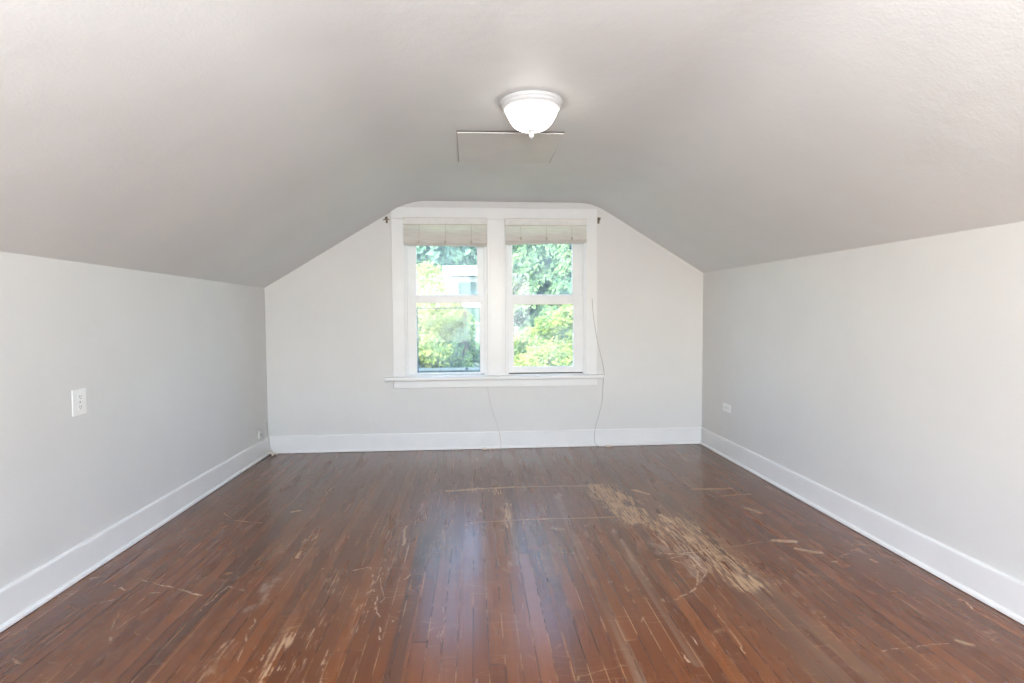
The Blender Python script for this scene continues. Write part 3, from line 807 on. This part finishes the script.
# cable tail and litter in the left corner
wire('wall_cable', [lw(Vector(q)) for q in ((0.000, 5.00, .335), (0.012, 5.035, .336), (0.022, 5.10, .325), (0.028, 5.17, .302), (0.030, 5.24, .270), (0.030, 5.285, .225), (0.028, 5.285, .180), (0.0255, 5.25, .1675), (0.024, 5.21, .168))],
     0.0045, M['coax'], 'short curled cable tail poking out of the left wall near the corner', 'cable')
e = empty('telephone_block', lw(Vector((0.001, 5.225, 0.21))), 'small pale connector block on the left wall inside the curled cable', 'connector')
bm = bmesh.new(); box(bm, 0.0006, 0.020, 5.190, 5.245, 0.188, 0.262, 0.006, lw); link('block_cover', bm, M['coax'], e, smooth=True, sharp=50)
bm = bmesh.new(); box(bm, 0.020, 0.023, 5.210, 5.226, 0.220, 0.232, 0.001, lw); link('jack_opening', bm, M['slot'], e)
wire('corner_wire', [Vector((-1.925, 5.33, .32)), Vector((-1.922, 5.345, .24)), Vector((-1.918, 5.355, .172)), Vector((-1.912, 5.36, .10)), Vector((-1.900, 5.37, .05)), Vector((-1.885, 5.375, .026))],
     0.002, M['cord'], 'thin wire dropping down the left corner to the floor', 'wire')
# splitter-like cross of pale tabs in the corner
bm = bmesh.new()
for (a, b) in (((-1.925, 5.31, .038), (-1.850, 5.375, .010)), ((-1.905, 5.36, .052), (-1.868, 5.31, .012))):
    a = Vector(a); b = Vector(b)
    d = (b - a); L = d.length; q = d.to_track_quat('X', 'Z').to_matrix().to_4x4()
    box(bm, -L / 2, L / 2, -0.009, 0.009, -0.007, 0.007, 0.003, lambda p, q=q, m=(a + b) / 2: (q @ p) + m)
cs = link('cable_splitter', bm, M['drywood'], smooth=True, sharp=50); tag(cs, 'pale crossed cable connector lying on the floor in the left corner', 'connector'); setorigin(cs, (-1.885, 5.35, 0.0))

# ------------------------------------------------------------------ outside
GZ = -3.2
bm = bmesh.new()
box(bm, -30, 34, D0 + 1.0, 60, GZ - 0.2, GZ)
link('ground', bm, M['lawn'], kind='structure')

def leaf(bm, c, n, s, asp=1.0, up=None):
    """a folded pointed leaf: two triangles each side of the midrib"""
    a = n.orthogonal().normalized() if up is None else (up - n * up.dot(n)).normalized()
    b = n.cross(a)
    th = random.random() * 2 * PI if up is None else 0
    u = a * math.cos(th) + b * math.sin(th); w = n.cross(u)
    p0 = bm.verts.new(c - u * s); p1 = bm.verts.new(c + u * s)
    l = bm.verts.new(c + w * s * 0.55 * asp + n * s * 0.15); r = bm.verts.new(c - w * s * 0.55 * asp + n * s * 0.15)
    bm.faces.new((p0, r, p1)); bm.faces.new((p0, p1, l))

def rnd(a, b): return a + (b - a) * random.random()
def rdir():
    while True:
        v = Vector((rnd(-1, 1), rnd(-1, 1), rnd(-1, 1)))
        if 0.05 < v.length < 1: return v.normalized()

def maple(x, y, top, rad, tiers, seed, label, peak=(0, 0)):
    """spreading maple: leaning limbs that carry clumps of leaves on an uneven dome"""
    random.seed(seed)
    e = empty('maple_tree', (x, y, GZ), label, 'tree', 'maples outside the window')
    bt = bmesh.new(); bl = bmesh.new()
    h = top - GZ
    tube(bt, spline([(x, y, GZ), (x + .08, y, GZ + h * .2), (x - .05, y + .05, GZ + h * .4)], 5), 0.13, 9, 0.08)
    for i in range(tiers):
        ang = i * 2.39996 + seed
        rr = rad * math.sqrt((i + .5) / tiers)
        cx, cy = x + math.cos(ang) * rr, y + math.sin(ang) * rr
        lump = noise.noise(Vector((cx * 1.1, cy * 1.1, seed)))
        dome = top - 0.10 - (rr / rad) ** 2 * 0.55 + lump * 0.5
        pk = math.exp(-((cx - x - peak[0]) / 0.24) ** 2) * peak[1]
        zc = dome + pk - (0 if i % 3 == 0 else rnd(0.1, 2.4))
        pr = rnd(0.22, 0.46)
        if i % 4 == 0: tube(bt, spline([(x, y, GZ + h * .35), ((x + cx) / 2, (y + cy) / 2, (GZ + h * .35) * .45 + zc * .55 - .2), (cx, cy, zc - .06)], 4), 0.035, 6, 0.010)
        n = int(560 * pr * pr / .12)
        tilt = rdir() * .35
        for k in range(n):
            r_ = pr * random.random() ** .45; a_ = rnd(0, 2 * PI)
            px, py = cx + r_ * math.cos(a_), cy + r_ * math.sin(a_)
            pz = zc + (r_ * math.cos(a_)) * tilt.x + (r_ * math.sin(a_)) * tilt.y - 0.5 * r_ * r_ / pr + rnd(-.16, .06) + 0.12 * noise.noise(Vector((px * 4, py * 4, zc * 5)))
            nn = (Vector((0, -.2, 1)) + rdir() * 1.0 + Vector((math.cos(a_), math.sin(a_), 0)) * .3).normalized()
            leaf(bl, Vector((px, py, pz)), nn, rnd(.025, .05))
    link('trunk', bt, M['bark'], e, smooth=True)
    link('foliage', bl, M['maple'], e)
    return e

def conifer(name, x, y, top, rad, mat, seed, label, cat, droop=0.5, nb=70, spr=1.0, zmin=-1.0, size=0.06):
    """conifer: whorls of drooping boughs, each hung with overlapping frond blades"""
    random.seed(seed)
    e = empty(name, (x, y, GZ), label, 'tree', cat)
    bt = bmesh.new(); bl = bmesh.new()
    tube(bt, [(x, y, GZ), (x + .03, y, (GZ + top) / 2), (x, y, top)], 0.28, 10, 0.02)
    for i in range(nb):
        t = (i + rnd(0, .8)) / nb
        z = zmin + (top - zmin) * t
        frac = (top - z) / (top - GZ)
        R = rad * (0.10 + 0.90 * min(1, frac * 2.2) ** 0.8) * rnd(.8, 1.1)
        ang = i * 2.39996 + rnd(-.3, .3)
        dx, dy = math.cos(ang), math.sin(ang)
        bpts = []
        for k in range(7):
            s = k / 6
            bpts.append(Vector((x + dx * R * s, y + dy * R * s, z + 0.14 * R * math.sin(s * PI * .8) - droop * R * s * s * .8)))
        tube(bt, bpts, 0.035, 5, 0.006, caps=False)
        ns = int(26 * R * spr)
        for q in range(ns):
            s = rnd(.12, 1.0); k = min(5, int(s * 6)); p = bpts[k].lerp(bpts[k + 1], s * 6 - k)
            side = Vector((-dy, dx, 0)) * (1 if q % 2 else -1)
            L = rnd(.22, .50) * (1.15 - .5 * s)
            dirv = (side * rnd(.3, 1.0) + Vector((dx, dy, 0)) * rnd(.2, .8)).normalized()
            m = 9
            for j in range(m):
                u = j / m
                pp = p + dirv * L * u + Vector((0, 0, -1)) * (droop * L * 1.3 * u * u + 0.02)
                for sg in (-1, 1):
                    nn = (Vector((0, 0, .6)) + rdir() * .5 + Vector((dx, dy, 0)) * .5).normalized()
                    upv = (dirv + Vector((0, 0, -droop * 1.6 * u)) + side * sg * .4 + rdir() * .25)
                    leaf(bl, pp + rdir() * .03, nn, rnd(size * .7, size * 1.2), .75, upv)
    link('trunk', bt, M['bark'], e, smooth=True)
    link('foliage', bl, mat, e)
    return e

def bushy(x, y, top, rad, mat, seed, label, zmin=-2.4, n=30, ls=(.06, .11), name='leafy_tree', group='trees behind the white house'):
    """round broadleaf: lumpy clusters on radiating limbs"""
    random.seed(seed)
    e = empty(name, (x, y, GZ), label, 'tree', group)
    bt = bmesh.new(); bl = bmesh.new()
    zc = (top + zmin) / 2; hz = (top - zmin) / 2
    tube(bt, [(x, y, GZ), (x + .1, y, zc), (x, y, top - .6)], 0.25, 8, 0.05)
    for i in range(n):
        d = rdir(); c = Vector((x + d.x * rad * .75, y + d.y * rad * .75, zc + d.z * hz * .8)); r = rnd(.3, .5) * rad
        tube(bt, [(x, y, min(zc, c.z - .1)), c], 0.05, 5, 0.01)
        for k in range(int(300 * r * r * 1.2)):
            q = rdir(); leaf(bl, c + q * r * rnd(.75, 1.05), (q + rdir() * .6).normalized(), rnd(*ls))
    link('trunk', bt, M['bark'], e, smooth=True)
    link('foliage', bl, mat, e)
    return e

maple(-1.05, 8.9, 1.12, 1.10, 84, 3, 'bright yellow-green maple low outside the left half of the window', (0.40, 1.0))
maple(1.52, 8.8, 1.12, 1.30, 100, 11, 'bright yellow-green maple low outside the right half of the window', (0.1, 0.22))
conifer('cedar_tree', 2.1, 13.2, 5.0, 2.15, M['cedar'], 5, 'tall green cedar with drooping fronds filling the upper right panes', 'conifers outside the window', 0.75, 135, 1.8)
conifer('fir_tree', -2.65, 13.0, 4.9, 2.0, M['blue'], 8, 'blue-green conifer at the left of the upper left pane', 'conifers outside the window', 0.45, 100, 1.0)
conifer('fir_tree', -0.14, 8.25, 1.36, 0.32, M['cedar'], 21, 'small dark conifer between the two maples', 'conifers outside the window', 0.5, 44, 3.6, -0.6, 0.03)
for i, (x, y, top, r, m, lab) in enumerate((
        (-2.3, 28.5, 11.6, 2.4, 'blue', 'tall blue-green tree behind and left of the white house'),
        (4.0, 28.5, 11.8, 2.4, 'cedar', 'green tree rising straight behind the grey house roof'),
        (10.3, 28, 11.6, 2.3, 'cedar', 'green tree far right behind the cedar'),
        (-8.8, 27, 11.4, 2.3, 'cedar', 'outermost green tree at the left edge of the garden'))):
    bushy(x, y, top, r, M[m], 40 + i, lab, ls=(.17, .28), n=95)
for i, (x, top, lab) in enumerate(((-1.75, 1.75, 'low green shrub beneath the blue-green conifer'), (-0.40, 1.80, 'low green shrub under the window of the white house'))):
    bushy(x, 16.3, top, 0.46, M['blue'], 60 + i, lab, ls=(.05, .08), n=30, name='garden_shrub', group='shrubs in front of the white house')

# neighbouring white house
hs = empty('white_house', (3.2, 19.0, GZ), 'white sided neighbouring house with a grey roof glimpsed through the upper left pane', 'house')
HX0, HX1, HY0, HY1 = -0.80, 6.5, 17.0, 22.5
bm = bmesh.new()
box(bm, HX0, HX1, HY0, HY1, GZ, 2.42)
z = GZ + .1
while z < 2.35:
    box(bm, HX0 + .01, HX1 - .01, HY0 - 0.018, HY0 + .01, z, z + 0.10, 0.004); z += 0.115
link('house_wall', bm, M['siding'], hs)
bm = bmesh.new(); box(bm, HX0 - .015, HX0 + .13, HY0 - .05, HY0 + .1, GZ, 2.42, .004); link('corner_board', bm, M['siding'], hs)
bm = bmesh.new(); box(bm, HX0 - .12, HX1 + .3, HY0 - .42, HY0 - .36, 2.44, 2.72, .006); link('fascia', bm, M['siding'], hs)
bm = bmesh.new()
a = [bm.verts.new(q) for q in ((HX0 - .12, HY0 - .46, 2.70), (HX1 + .3, HY0 - .46, 2.70), (HX1 + .3, (HY0 + HY1) / 2, 2.95), (HX0 - .12, (HY0 + HY1) / 2, 2.95), (HX0 - .12, HY1 + .4, 2.70), (HX1 + .3, HY1 + .4, 2.70))]
bm.faces.new((a[0], a[1], a[2], a[3])); bm.faces.new((a[3], a[2], a[5], a[4])); bm.faces.new((a[0], a[3], a[4])); bm.faces.new((a[1], a[5], a[2])); bm.faces.new((a[0], a[4], a[5], a[1]))
bmesh.ops.recalc_face_normals(bm, faces=bm.faces)
link('house_roof', bm, M['roof'], hs)
bm = bmesh.new()
for q in ((-.56, -.48, 1.0, 2.34), (1.02, 1.10, 1.0, 2.34), (-.48, 1.02, 2.27, 2.34), (-.48, 1.02, 1.0, 1.07), (.23, .29, 1.07, 2.27)):
    box(bm, q[0], q[1], HY0 - .06, HY0 - .02, q[2], q[3], .004)
wf = link('house_window_frame', bm, M['siding'], hs)
bm = bmesh.new(); box(bm, -.48, 1.02, HY0 - .04, HY0 - .025, 1.07, 2.27); link('house_pane', bm, M['hglass'], wf)
